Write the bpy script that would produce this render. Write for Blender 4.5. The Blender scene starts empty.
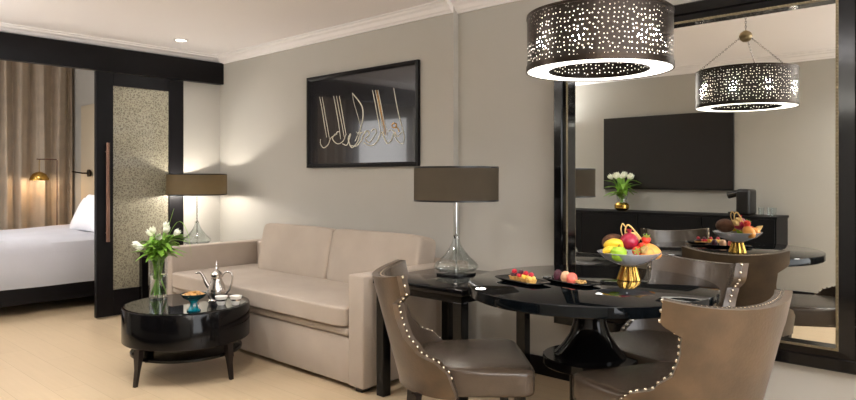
import bpy, bmesh, math, random
from mathutils import Vector, Matrix
PI = math.pi
random.seed(7)
C = bpy.context.scene.collection
S = bpy.context.scene

# ------------------------------------------------------------------ camera
cam_d = bpy.data.cameras.new('camera'); cam = bpy.data.objects.new('camera', cam_d); C.objects.link(cam)
cam.location = (6.269, -3.65, 1.28)
cam.rotation_euler = (PI/2, 0, math.radians(42.57))
cam_d.sensor_width = 36; cam_d.lens = 655/856*36; cam_d.shift_y = -22/856; cam_d.clip_start = .05
S.camera = cam
# ------------------------------------------------------------------ world, exposure
w = bpy.data.worlds.new('world'); S.world = w; w.use_nodes = True
w.node_tree.nodes['Background'].inputs[0].default_value = (.9, .93, 1, 1)
w.node_tree.nodes['Background'].inputs[1].default_value = .6
S.view_settings.view_transform = 'Standard'; S.view_settings.look = 'None'
S.view_settings.exposure = 0.2; S.view_settings.gamma = 1

def light(name, kind, loc, energy, color=(1, .9, .78), rot=(0, 0, 0), **k):
    d = bpy.data.lights.new(name, kind); d.energy = energy; d.color = color
    for a, b in k.items(): setattr(d, a, b)
    o = bpy.data.objects.new(name, d); C.objects.link(o); o.location = loc; o.rotation_euler = rot
    return o
WARM = (1, .92, .83); NEUT = (1, .985, .965)
S.cycles.max_bounces = 16; S.cycles.diffuse_bounces = 8; S.cycles.glossy_bounces = 6; S.cycles.transmission_bounces = 12; S.cycles.transparent_max_bounces = 24
# added soft fill: area lights at the unseen right-hand end and in the bedroom
light('right_end_fill', 'AREA', (8.12, -2.0, 1.45), 70, (.97, .985, 1), (0, PI/2, 0), shape='RECTANGLE', size=1.9, size_y=2.8)
light('bedroom_fill', 'AREA', (-1.6, -4.4, 1.4), 45, (1, .98, .97), (PI/2, 0, 0), shape='RECTANGLE', size=2.2, size_y=1.8)
ZC = 2.55
light('ceiling_fill', 'AREA', (.95, -3.84, 1.95), 80, (.985, .99, 1), (PI, 0, 0), shape='RECTANGLE', size=1.6, size_y=.12)  # out-of-view area lights added to brighten the ceiling; no cove is built
light('ceiling_fill', 'AREA', (7.2, -3.84, 1.95), 85, (.985, .99, 1), (PI, 0, 0), shape='RECTANGLE', size=1.7, size_y=.12)
light('ceiling_fill', 'AREA', (8.08, -2.0, 2.1), 70, (.985, .99, 1), (PI, 0, 0), shape='RECTANGLE', size=.12, size_y=3.0)
DOWN = [(.52, -.75, 30), (.9, -2.7, 70), (2.55, -2.35, 95), (3.4, -2.1, 90), (6.75, -1.2, 70), (6.9, -2.9, 60), (5.35, -3.25, 80), (-1.3, -1.6, 60), (-1.3, -3.0, 70)]
for x, y, e in DOWN:
    light('downlight_beam', 'SPOT', (x, y, ZC-.03 if x > 0 else 2.8), e, NEUT, (0, 0, 0), spot_size=math.radians(150), spot_blend=1.0, shadow_soft_size=.10)

# ------------------------------------------------------------------ materials
def lin(c):
    return tuple(((v/255)/12.92 if v/255 <= .04045 else ((v/255+.055)/1.055)**2.4) for v in c)
MATS = {}
def mat(name, rgb, rough=.5, metal=0, var=0, vscale=8, bump=0, bscale=200, spec=.5, coat=0, trans=0, emis=None, estr=0, ior=1.45, sheen=0, rough_var=0, detail=3, coat_rough=.03):
    m = bpy.data.materials.new(name); m.use_nodes = True; N = m.node_tree.nodes; L = m.node_tree.links
    b = N['Principled BSDF']; c = lin(rgb)
    b.inputs['Base Color'].default_value = (*c, 1); b.inputs['Roughness'].default_value = rough
    b.inputs['Metallic'].default_value = metal; b.inputs['Specular IOR Level'].default_value = spec
    b.inputs['Coat Weight'].default_value = coat; b.inputs['Coat Roughness'].default_value = coat_rough
    b.inputs['Transmission Weight'].default_value = trans; b.inputs['IOR'].default_value = ior
    b.inputs['Sheen Weight'].default_value = sheen
    if emis: b.inputs['Emission Color'].default_value = (*lin(emis), 1); b.inputs['Emission Strength'].default_value = estr
    tc = N.new('ShaderNodeTexCoord')
    if var:
        n = N.new('ShaderNodeTexNoise'); n.inputs['Scale'].default_value = vscale; n.inputs['Detail'].default_value = detail
        r = N.new('ShaderNodeMapRange'); r.inputs['To Min'].default_value = 1-var; r.inputs['To Max'].default_value = 1+var
        r.inputs['From Min'].default_value = .3; r.inputs['From Max'].default_value = .7
        mx = N.new('ShaderNodeVectorMath'); mx.operation = 'SCALE'; mx.inputs[0].default_value = c
        L.new(tc.outputs['Object'], n.inputs['Vector']); L.new(n.outputs['Fac'], r.inputs['Value'])
        L.new(r.outputs[0], mx.inputs['Scale']); L.new(mx.outputs[0], b.inputs['Base Color'])
    if bump:
        n2 = N.new('ShaderNodeTexNoise'); n2.inputs['Scale'].default_value = bscale; n2.inputs['Detail'].default_value = 3
        bp = N.new('ShaderNodeBump'); bp.inputs['Strength'].default_value = bump; bp.inputs['Distance'].default_value = .01
        L.new(tc.outputs['Object'], n2.inputs['Vector']); L.new(n2.outputs['Fac'], bp.inputs['Height']); L.new(bp.outputs[0], b.inputs['Normal'])
    MATS[name] = m
    return m
M_wall = mat('wall_paint', (168, 164, 155), .75, var=.015, vscale=3, bump=.05, bscale=300)
M_ceil = mat('ceiling_paint', (240, 235, 234), .8, bump=.03, bscale=200)
M_trimw = mat('white_moulding', (226, 221, 218), .6)
M_black = mat('black_lacquer', (10, 9, 10), .10, spec=.28)
M_blackm = mat('black_wood', (13, 11, 13), .4, spec=.22, var=.2, vscale=12)
M_satin = mat('satin_black', (14, 14, 16), .5, spec=.2)
M_leg = mat('dark_leg_wood', (24, 17, 15), .3)
M_gloss = mat('black_glass_top', (7, 10, 13), .03, spec=.3)
M_sofa = mat('beige_linen', (164, 151, 138), .9, var=.05, vscale=5, bump=.25, bscale=600)
M_velvet = mat('taupe_velvet', (76, 59, 41), .38, var=.3, vscale=9, bump=.1, bscale=90, sheen=.08)
M_leather = mat('brown_leather', (72, 61, 51), .24, var=.08, vscale=12, bump=.1, bscale=110, spec=.6)
M_nail = mat('nickel_nail', (215, 205, 185), .22, 1)
M_chrome = mat('chrome', (225, 225, 225), .1, 1)
M_silver = mat('polished_silver', (205, 200, 196), .18, 1)
M_gold = mat('brass_gold', (200, 160, 82), .22, 1)
M_bronze = mat('bronze_handle', (118, 90, 76), .45, .7)
M_darkmetal = mat('dark_bronze', (58, 50, 44), .35, 1)
M_shadein = mat('shade_lining', (205, 195, 175), .8)
M_white = mat('white_cotton', (238, 238, 242), .85, var=.02, vscale=4, bump=.15, bscale=30)
M_porc = mat('white_porcelain', (235, 232, 226), .2)
M_curtain = mat('curtain_satin', (206, 190, 168), .42, var=.1, vscale=6, bump=.1, bscale=60, sheen=.3)
M_panel = mat('cream_upholstered_panel', (184, 170, 146), .8)
M_green = mat('tulip_leaf', (118, 160, 56), .45, var=.25, vscale=20)
M_stem = mat('tulip_stem', (128, 170, 74), .45)
M_petal = mat('white_petal', (240, 242, 226), .5, var=.05, vscale=30)
M_tv = mat('television_screen', (34, 31, 30), .3)
M_teal = mat('teal_glass', (0, 138, 158), .06, coat=1, trans=.4)
M_nut = mat('mixed_nuts', (176, 130, 70), .55, var=.4, vscale=70, bump=.4, bscale=80)
M_slate = mat('black_slate_plate', (16, 16, 18), .2)
M_plastic = mat('black_plastic', (24, 23, 23), .35)
def glass(name, rgb=(255, 255, 255), rough=0.0, tint=1.0, ior=1.45):
    m = bpy.data.materials.new(name); m.use_nodes = True; b = m.node_tree.nodes['Principled BSDF']
    b.inputs['Base Color'].default_value = (*[v*tint for v in lin(rgb)], 1); b.inputs['Transmission Weight'].default_value = 1
    b.inputs['Roughness'].default_value = rough; b.inputs['IOR'].default_value = ior
    return m
def thin_glass(name, tint=(.96, .98, .98)):
    m = bpy.data.materials.new(name); m.use_nodes = True; N = m.node_tree.nodes; L = m.node_tree.links
    lw = N.new('ShaderNodeLayerWeight'); lw.inputs[0].default_value = .5; pw = N.new('ShaderNodeMath'); pw.operation = 'POWER'; pw.inputs[1].default_value = 3; fr_ = N.new('ShaderNodeMapRange'); fr_.inputs['To Min'].default_value = .05; fr_.inputs['To Max'].default_value = .75; L.new(lw.outputs['Facing'], pw.inputs[0]); L.new(pw.outputs[0], fr_.inputs['Value']); tr = N.new('ShaderNodeBsdfTransparent'); tr.inputs[0].default_value = (*tint, 1)
    gl = N.new('ShaderNodeBsdfGlossy'); gl.inputs['Roughness'].default_value = .02; mx = N.new('ShaderNodeMixShader')
    L.new(fr_.outputs[0], mx.inputs[0]); L.new(tr.outputs[0], mx.inputs[1]); L.new(gl.outputs[0], mx.inputs[2]); L.new(mx.outputs[0], N['Material Output'].inputs[0])
    return m
M_glass = thin_glass('clear_glass')
def shade_mat(name, rgb, tr):
    m = mat(name, rgb, .85, var=.12, vscale=14, bump=.2, bscale=300); N = m.node_tree.nodes; L = m.node_tree.links
    t_ = N.new('ShaderNodeBsdfTranslucent'); t_.inputs[0].default_value = (*lin((200, 182, 150)), 1); mx = N.new('ShaderNodeMixShader'); mx.inputs[0].default_value = tr
    L.new(N['Principled BSDF'].outputs[0], mx.inputs[1]); L.new(t_.outputs[0], mx.inputs[2]); L.new(mx.outputs[0], N['Material Output'].inputs[0])
    return m
M_shade = shade_mat('lamp_shade_fabric', (66, 58, 46), .2)
M_frost = mat('ribbed_crystal', (235, 238, 245), .15, trans=.6)
def emit(name, rgb, s):
    m = bpy.data.materials.new(name); m.use_nodes = True; N = m.node_tree.nodes
    b = N['Principled BSDF']; b.inputs['Base Color'].default_value = (*lin(rgb), 1)
    b.inputs['Emission Color'].default_value = (*lin(rgb), 1); b.inputs['Emission Strength'].default_value = s
    return m
M_bulb = emit('lit_bulb', (255, 244, 225), 30)
M_diff = emit('lit_diffuser', (255, 250, 240), 2.6)
M_liner = emit('lit_liner', (255, 246, 230), 1.0)
M_down = emit('downlight_lens', (255, 248, 235), 9)
M_mirror = bpy.data.materials.new('mirror_glass'); M_mirror.use_nodes = True
_b = M_mirror.node_tree.nodes['Principled BSDF']; _b.inputs['Metallic'].default_value = 1; _b.inputs['Roughness'].default_value = 0; _b.inputs['Base Color'].default_value = (.78, .785, .76, 1)

def floor_mat():
    m = bpy.data.materials.new('pale_oak_floor'); m.use_nodes = True; N = m.node_tree.nodes; L = m.node_tree.links; b = N['Principled BSDF']
    tc = N.new('ShaderNodeTexCoord'); mp = N.new('ShaderNodeMapping'); mp.inputs['Rotation'].default_value = (0, 0, .0)
    br = N.new('ShaderNodeTexBrick'); br.inputs['Scale'].default_value = 1; br.inputs['Brick Width'].default_value = 1.2; br.inputs['Row Height'].default_value = .19
    br.inputs['Mortar Size'].default_value = .0015; br.inputs['Color1'].default_value = (*lin((184, 163, 133)), 1); br.inputs['Color2'].default_value = (*lin((177, 156, 126)), 1)
    br.inputs['Mortar'].default_value = (*lin((158, 139, 110)), 1); br.offset = .37
    no = N.new('ShaderNodeTexNoise'); no.inputs['Scale'].default_value = 3; no.inputs['Detail'].default_value = 6
    mp2 = N.new('ShaderNodeMapping'); mp2.inputs['Scale'].default_value = (1, 12, 1)
    mr = N.new('ShaderNodeMapRange'); mr.inputs['To Min'].default_value = .92; mr.inputs['To Max'].default_value = 1.08
    mx = N.new('ShaderNodeVectorMath'); mx.operation = 'SCALE'
    L.new(tc.outputs['Object'], mp.inputs[0]); L.new(mp.outputs[0], br.inputs['Vector']); L.new(tc.outputs['Object'], mp2.inputs[0]); L.new(mp2.outputs[0], no.inputs['Vector'])
    L.new(no.outputs['Fac'], mr.inputs['Value']); L.new(br.outputs['Color'], mx.inputs[0]); L.new(mr.outputs[0], mx.inputs['Scale']); L.new(mx.outputs[0], b.inputs['Base Color'])
    b.inputs['Roughness'].default_value = .38
    return m
M_floor = floor_mat()

def perf_mat(name, dens, hole):
    """dark metal sheet drilled with staggered round holes (UV in metres)"""
    m = bpy.data.materials.new(name); m.use_nodes = True; N = m.node_tree.nodes; L = m.node_tree.links; b = N['Principled BSDF']
    b.inputs['Base Color'].default_value = (*lin((52, 45, 40)), 1); b.inputs['Metallic'].default_value = .8; b.inputs['Roughness'].default_value = .35
    uv = N.new('ShaderNodeUVMap'); vo = N.new('ShaderNodeTexVoronoi'); vo.voronoi_dimensions = '2D'; vo.inputs['Scale'].default_value = dens; vo.inputs['Randomness'].default_value = .6
    lt = N.new('ShaderNodeMath'); lt.operation = 'LESS_THAN'; lt.inputs[1].default_value = hole
    tr = N.new('ShaderNodeBsdfTransparent'); mx = N.new('ShaderNodeMixShader'); out = N['Material Output']
    L.new(uv.outputs[0], vo.inputs['Vector']); L.new(vo.outputs['Distance'], lt.inputs[0]); L.new(lt.outputs[0], mx.inputs[0])
    L.new(b.outputs[0], mx.inputs[1]); L.new(tr.outputs[0], mx.inputs[2]); L.new(mx.outputs[0], out.inputs[0])
    return m
M_perf = perf_mat('perforated_metal', 52, .15)

def lattice_mat():
    m = bpy.data.materials.new('patterned_glass'); m.use_nodes = True; N = m.node_tree.nodes; L = m.node_tree.links; b = N['Principled BSDF']
    tc = N.new('ShaderNodeTexCoord'); vo = N.new('ShaderNodeTexVoronoi'); vo.feature = 'DISTANCE_TO_EDGE'; vo.inputs['Scale'].default_value = 48
    no = N.new('ShaderNodeTexNoise'); no.inputs['Scale'].default_value = 25; ad = N.new('ShaderNodeMixRGB'); ad.inputs[0].default_value = .06
    cr = N.new('ShaderNodeValToRGB'); cr.color_ramp.elements[0].color = (*lin((146, 140, 120)), 1); cr.color_ramp.elements[0].position = .05
    cr.color_ramp.elements[1].color = (*lin((104, 98, 82)), 1); cr.color_ramp.elements[1].position = .22
    L.new(tc.outputs['Object'], no.inputs['Vector']); L.new(tc.outputs['Object'], ad.inputs[1]); L.new(no.outputs['Color'], ad.inputs[2]); L.new(ad.outputs[0], vo.inputs['Vector'])
    L.new(vo.outputs['Distance'], cr.inputs[0]); L.new(cr.outputs[0], b.inputs['Base Color'])
    bp = N.new('ShaderNodeBump'); bp.inputs['Strength'].default_value = .3; bp.inputs['Distance'].default_value = .004; bp.invert = True
    L.new(vo.outputs['Distance'], bp.inputs['Height']); L.new(bp.outputs[0], b.inputs['Normal'])
    b.inputs['Roughness'].default_value = .35; b.inputs['Coat Weight'].default_value = .7; b.inputs['Coat Roughness'].default_value = .04
    return m
M_lattice = lattice_mat()

# ------------------------------------------------------------------ mesh helpers
def obj(name, bm, m, parent=None, loc=(0, 0, 0), rot=(0, 0, 0), smooth=True, angle=38):
    me = bpy.data.meshes.new(name)
    bmesh.ops.recalc_face_normals(bm, faces=bm.faces)
    if smooth:
        a = math.radians(angle)
        for f in bm.faces: f.smooth = True
        for e in bm.edges:
            if len(e.link_faces) == 2 and e.calc_face_angle(0) > a: e.smooth = False
    bm.to_mesh(me); bm.free()
    for q in (m if isinstance(m, (list, tuple)) else [m]): me.materials.append(q)
    o = bpy.data.objects.new(name, me); C.objects.link(o); o.location = loc; o.rotation_euler = rot
    if parent: o.parent = parent
    return o
def thing(name, label, cat, loc=(0, 0, 0), rz=0, group=None):
    o = bpy.data.objects.new(name, None); C.objects.link(o); o.location = loc; o.rotation_euler = (0, 0, rz); o.empty_display_size = .1
    o['label'] = label; o['category'] = cat
    if group: o['group'] = group
    return o
def tag(o, label, cat, group=None, kind=None):
    o['label'] = label; o['category'] = cat
    if group: o['group'] = group
    if kind: o['kind'] = kind
    return o
def struct(name, bm, m, parent=None, **k):
    o = obj(name, bm, m, parent, **k)
    if not parent: o['kind'] = 'structure'
    return o
def dup(root, loc, rz=None, label=None, scale=None):
    r = root.copy(); C.objects.link(r); r.location = loc
    if rz is not None: r.rotation_euler = (0, 0, rz)
    if scale: r.scale = scale
    if label: r['label'] = label
    for ch in list(root.children):
        c = ch.copy(); C.objects.link(c); c.parent = r
        for g in ch.children:
            d = g.copy(); C.objects.link(d); d.parent = c
    return r
def BM(): return bmesh.new()
def box(bm, x0, x1, y0, y1, z0, z1, bev=0, seg=2):
    r = bmesh.ops.create_cube(bm, size=1, matrix=Matrix.Translation(((x0+x1)/2, (y0+y1)/2, (z0+z1)/2)) @ Matrix.Diagonal((x1-x0, y1-y0, z1-z0, 1)))
    if bev:
        vs = r['verts']; es = list({e for v in vs for e in v.link_edges})
        bmesh.ops.bevel(bm, geom=es, offset=bev, segments=seg, affect='EDGES', profile=.5)
    return bm
def lathe(bm, prof, n=40, cx=0, cy=0, sx=1, sy=1, close=False, flute=0, nfl=0):
    rings = []
    for r, z in prof:
        if r < 1e-6: rings.append([bm.verts.new((cx, cy, z))])
        else:
            ring = []
            for i in range(n):
                a = 2*PI*i/n; q = r*(1+flute*math.cos(nfl*a)) if nfl else r
                ring.append(bm.verts.new((cx+q*math.cos(a)*sx, cy+q*math.sin(a)*sy, z)))
            rings.append(ring)
    if close: rings.append(rings[0])
    for a, b in zip(rings, rings[1:]):
        if len(a) == 1 and len(b) == 1: continue
        if len(a) == 1:
            for i in range(n): bm.faces.new((a[0], b[i], b[(i+1) % n]))
        elif len(b) == 1:
            for i in range(n): bm.faces.new((a[i], a[(i+1) % n], b[0]))
        else:
            for i in range(n): bm.faces.new((a[i], a[(i+1) % n], b[(i+1) % n], b[i]))
    return bm
def tube(bm, pts, r, n=10, r2=None, flat=None):
    pts = [Vector(p) for p in pts]; rings = []; k = len(pts)
    up = Vector((0, 0, 1))
    for i, p in enumerate(pts):
        t = (pts[min(i+1, k-1)]-pts[max(i-1, 0)]).normalized()
        ref = up if abs(t.dot(up)) < .95 else Vector((0, 1, 0))
        a = t.cross(ref).normalized(); b = a.cross(t).normalized()
        if callable(r): rr = r(i/(k-1))
        else: rr = r if r2 is None else r+(r2-r)*i/(k-1)
        fb = flat if flat else 1
        rings.append([bm.verts.new(p+a*rr*math.cos(2*PI*j/n)+b*rr*fb*math.sin(2*PI*j/n)) for j in range(n)])
    for a, b in zip(rings, rings[1:]):
        for j in range(n): bm.faces.new((a[j], a[(j+1) % n], b[(j+1) % n], b[j]))
    bm.faces.new(rings[0]); bm.faces.new(rings[-1])
    return bm
def ball(bm, c, r, s=(1, 1, 1), u=16, v=10, rot=None):
    m = Matrix.Translation(c)
    if rot: m = m @ rot
    bmesh.ops.create_uvsphere(bm, u_segments=u, v_segments=v, radius=r, matrix=m @ Matrix.Diagonal((*s, 1)))
    return bm
def soft(bm, sx, sy, sz, p=6, n=12, crown=(0, 0, 0), M=None):
    """cushion: superellipsoid box of full size sx,sy,sz, faces crowned"""
    r = bmesh.ops.create_cube(bm, size=2)
    vs = r['verts']
    bmesh.ops.subdivide_edges(bm, edges=list({e for v in vs for e in v.link_edges}), cuts=n, use_grid_fill=True)
    allv = [v for v in bm.verts if v.is_valid and max(abs(v.co.x), abs(v.co.y), abs(v.co.z)) > .999 and not v.tag]
    for v in allv:
        x, y, z = v.co; x = math.sin(x*PI/2); y = math.sin(y*PI/2); z = math.sin(z*PI/2)
        k = (abs(x)**p+abs(y)**p+abs(z)**p)**(-1/p)
        x *= k; y *= k; z *= k
        x2 = x*(1+crown[0]*(1-y*y)*(1-z*z)); y2 = y*(1+crown[1]*(1-x*x)*(1-z*z)); z2 = z*(1+crown[2]*(1-x*x)*(1-y*y))
        c = Vector((x2*sx/2, y2*sy/2, z2*sz/2))
        v.co = M @ c if M else c
        v.tag = True
    return bm

# ================================================================== STRUCTURE
XL, XR, YB, YF = 0.0, 8.2, 0.0, -3.95
struct('floor', box(BM(), -3.3, XR+.1, -4.7, .2, -.1, 0), M_floor)
struct('ceiling', box(BM(), -.12, XR+.1, -4.7, .2, ZC, ZC+.1), M_ceil)
struct('ceiling_bedroom', box(BM(), -3.3, -.12, -4.7, .2, 2.85, 2.95), M_ceil)
struct('wall_back', box(BM(), 0, XR, 0, .15, 0, ZC), M_wall)
bm = BM(); box(bm, 0, 3.215, -.055, 0, 0, ZC)
struct('wall_back_sofa', bm, M_wall)
struct('wall_front', box(BM(), 0, XR, YF-.1, YF, 0, ZC), M_wall)
bm = BM(); box(bm, XR, XR+.1, YF, 0, 0, .35); box(bm, XR, XR+.1, YF, 0, 2.45, ZC); box(bm, XR, XR+.1, YF, -3.5, .35, 2.45); box(bm, XR, XR+.1, -.5, 0, .35, 2.45)
struct('wall_right', bm, M_wall)
bm = BM(); box(bm, XR+.02, XR+.06, -3.5, -3.44, .35, 2.45); box(bm, XR+.02, XR+.06, -.56, -.5, .35, 2.45); box(bm, XR+.02, XR+.06, -3.44, -.56, .35, .41); box(bm, XR+.02, XR+.06, -3.44, -.56, 2.39, 2.45); box(bm, XR+.02, XR+.06, -2.03, -1.97, .41, 2.39)
struct('added_window', bm, M_trimw)  # unseen window frame, added to go with the soft fill light
# left wall: the return beside the sofa corner, the far piece and the dark header above the opening
bm = BM(); box(bm, -.12, -.0, YF-.1, 0, ZC, 2.85) if 0 else None; box(bm, -.12, 0, -.60, 0, 0, ZC); box(bm, -.12, 0, YF-.1, -3.0, 0, ZC); box(bm, -.12, 0, -3.0, -.60, 2.28, ZC)
struct('wall_left', bm, M_wall)
bm = BM(); box(bm, .0, .075, YF, -.058, 2.255, 2.475, .002)
struct('trim_1', bm, M_blackm)
# bedroom shell
struct('wall_bedroom_head', box(BM(), -3.1, -.12, -.45, -.35, 0, 2.85), M_wall)
struct('wall_bedroom_curtain', box(BM(), -3.2, -3.1, -4.6, -.35, 0, 2.85), M_wall)
struct('wall_bedroom_front', box(BM(), -3.2, -.12, -4.7, -4.6, 0, 2.85), M_wall)
# moulding: profile extruded along walls
def moulding(name, a, b, nrm):
    prof = [(0, 0), (.016, 0), (.02, .012), (.034, .02), (.05, .045), (.068, .055), (.075, .068), (.09, .072), (.09, .08), (0, .08)]
    bm = BM(); A = Vector((*a, ZC-.08)); B = Vector((*b, ZC-.08)); n = Vector((*nrm, 0))
    r0 = [bm.verts.new(A+n*p+Vector((0, 0, q))) for p, q in prof]; r1 = [bm.verts.new(B+n*p+Vector((0, 0, q))) for p, q in prof]
    for i in range(len(prof)): j = (i+1) % len(prof); bm.faces.new((r0[i], r0[j], r1[j], r1[i]))
    bm.faces.new(r0); bm.faces.new(r1)
    struct(name, bm, M_trimw, smooth=False)
moulding('trim_2', (0, -.055), (3.215, -.055), (0, -1))
moulding('trim_3', (3.215, 0), (XR, 0), (0, -1))
moulding('trim_4', (0.0, YF), (0.0, -.055), (1, 0))
moulding('trim_5', (0, YF), (XR, YF), (0, 1))
# skirting
struct('baseboard_back', box(BM(), 3.22, XR, -.018, 0, 0, .12, .004), M_blackm)
struct('baseboard_back_sofa', box(BM(), 0.02, 3.215, -.073, -.055, 0, .12, .004), M_blackm)
struct('baseboard_left', box(BM(), 0, .018, -.60, -.073, 0, .12, .004), M_blackm)
struct('baseboard_front', box(BM(), 0, XR, YF, YF+.018, 0, .12, .004), M_blackm)

# sliding door
d = bpy.data.objects.new('door_1', None); C.objects.link(d); d.location = (.0, -.905, 0); d['kind'] = 'structure'
bm = BM(); DX0, DX1 = .012, .06; hw = .415
box(bm, DX0, DX1, -hw, -hw+.15, .012, 2.25, .003); box(bm, DX0, DX1, hw-.15, hw, .012, 2.25, .003)
box(bm, DX0, DX1, -hw+.15, hw-.15, .012, .25, .003); box(bm, DX0, DX1, -hw+.15, hw-.15, 2.13, 2.25, .003)
obj('door_frame', bm, M_blackm, d, smooth=False)
obj('door_panel', box(BM(), DX0+.012, DX1-.012, -hw+.15, hw-.15, .25, 2.13), M_lattice, d)
bm = BM(); tube(bm, [(DX1+.045, -hw+.085, .70), (DX1+.045, -hw+.085, 1.60)], .016, 14)
tube(bm, [(DX1-.002, -hw+.085, .78), (DX1+.045, -hw+.085, .78)], .008); tube(bm, [(DX1-.002, -hw+.085, 1.52), (DX1+.045, -hw+.085, 1.52)], .008)
obj('door_handle', bm, M_bronze, d)

# ceiling downlights
for i, (x, y, e) in enumerate(DOWN):
    t = thing('ceiling_downlight', 'small round recessed downlight in the white ceiling near the sliding door' if i == 0 else 'round recessed ceiling downlight in the bedroom' if i > 6 else 'round recessed ceiling downlight in the sitting room, beyond the picture edge', 'ceiling light', (x, y, ZC if x > 0 else 2.85), group='recessed downlights')
    bm = BM(); lathe(bm, [(.045, -.001), (.05, -.008), (.062, -.006), (.065, 0), (.045, 0)], 32); obj('trim_ring', bm, M_trimw, t)
    bm = BM(); lathe(bm, [(0, -.004), (.043, -.004), (.044, -.0005), (0, -.0005)], 32); obj('lens', bm, M_down, t)

# ================================================================== MIRROR
MX0, MX1, MZ0, MZ1 = 4.055, 5.765, .365, 2.235
ix0, ix1, iz0, iz1 = 4.168, 5.597, .478, 2.122
mir = thing('wall_mirror', 'large rectangular wall mirror in a wide black frame with beaded inner edge', 'mirror', (0, 0, 0))
def frame_ring(bm, o, i, prof):
    """o, i: rectangles (x0,x1,z0,z1); prof: (t 0..1 from outer to inner, y)"""
    rings = []
    for t, y in prof:
        x0 = o[0]+(i[0]-o[0])*t; x1 = o[1]+(i[1]-o[1])*t; z0 = o[2]+(i[2]-o[2])*t; z1 = o[3]+(i[3]-o[3])*t
        rings.append([bm.verts.new(p) for p in ((x0, y, z0), (x1, y, z0), (x1, y, z1), (x0, y, z1))])
    rings.append(rings[0])
    for a, b in zip(rings, rings[1:]):
        for j in range(4): bm.faces.new((a[j], a[(j+1) % 4], b[(j+1) % 4], b[j]))
bm = BM(); frame_ring(bm, (MX0, MX1, MZ0, MZ1), (ix0, ix1, iz0, iz1), [(0, -.001), (0, -.065), (.06, -.072), (.50, -.072), (.56, -.066), (.94, -.086), (1, -.086), (1, -.001)])
obj('frame', bm, M_black, mir, smooth=False)
bm = BM(); YBD = -.088; g_ = .009
def bead_line(a, b, n):
    for k in range(n):
        p = Vector(a).lerp(Vector(b), (k+.5)/n); bmesh.ops.create_icosphere(bm, subdivisions=1, radius=.0062, matrix=Matrix.Translation(p))
frame_ring(bm, (ix0-.012, ix1+.012, iz0-.012, iz1+.012), (ix0, ix1, iz0, iz1), [(0, -.084), (0, -.0875), (1, -.0875), (1, -.084)])
nb = 100
bead_line((ix0-.006, YBD, iz0), (ix0-.006, YBD, iz1), nb); bead_line((ix1+.006, YBD, iz0), (ix1+.006, YBD, iz1), nb)
bead_line((ix0, YBD, iz0-.006), (ix1, YBD, iz0-.006), 84); bead_line((ix0, YBD, iz1+.006), (ix1, YBD, iz1+.006), 84)
obj('beaded_edge', bm, mat('aged_silver_bead', (138, 128, 106), .4, 1), mir)
obj('mirror_glass', box(BM(), ix0-.002, ix1+.002, -.04, -.03, iz0-.002, iz1+.002), M_mirror, mir, smooth=False)

# ================================================================== PICTURE
pic = thing('framed_picture', 'framed black calligraphy artwork with gold script above the sofa', 'picture', (2.207, -.055, 1.77))
PW, PH = 1.365, .80
bm = BM()
o_ = (-PW/2, PW/2, -PH/2, PH/2); i_ = (-PW/2+.035, PW/2-.035, -PH/2+.035, PH/2-.035)
frame_ring(bm, o_, i_, [(0, -.002), (0, -.03), (.6, -.034), (1, -.02), (1, -.002)])
obj('picture_frame', bm, M_blackm, pic, smooth=False)
obj('artwork', box(BM(), i_[0]-.005, i_[1]+.005, -.014, -.004, i_[2]-.005, i_[3]+.005), mat('dark_artwork', (38, 37, 40), .12, coat=.8), pic, smooth=False)
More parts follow.
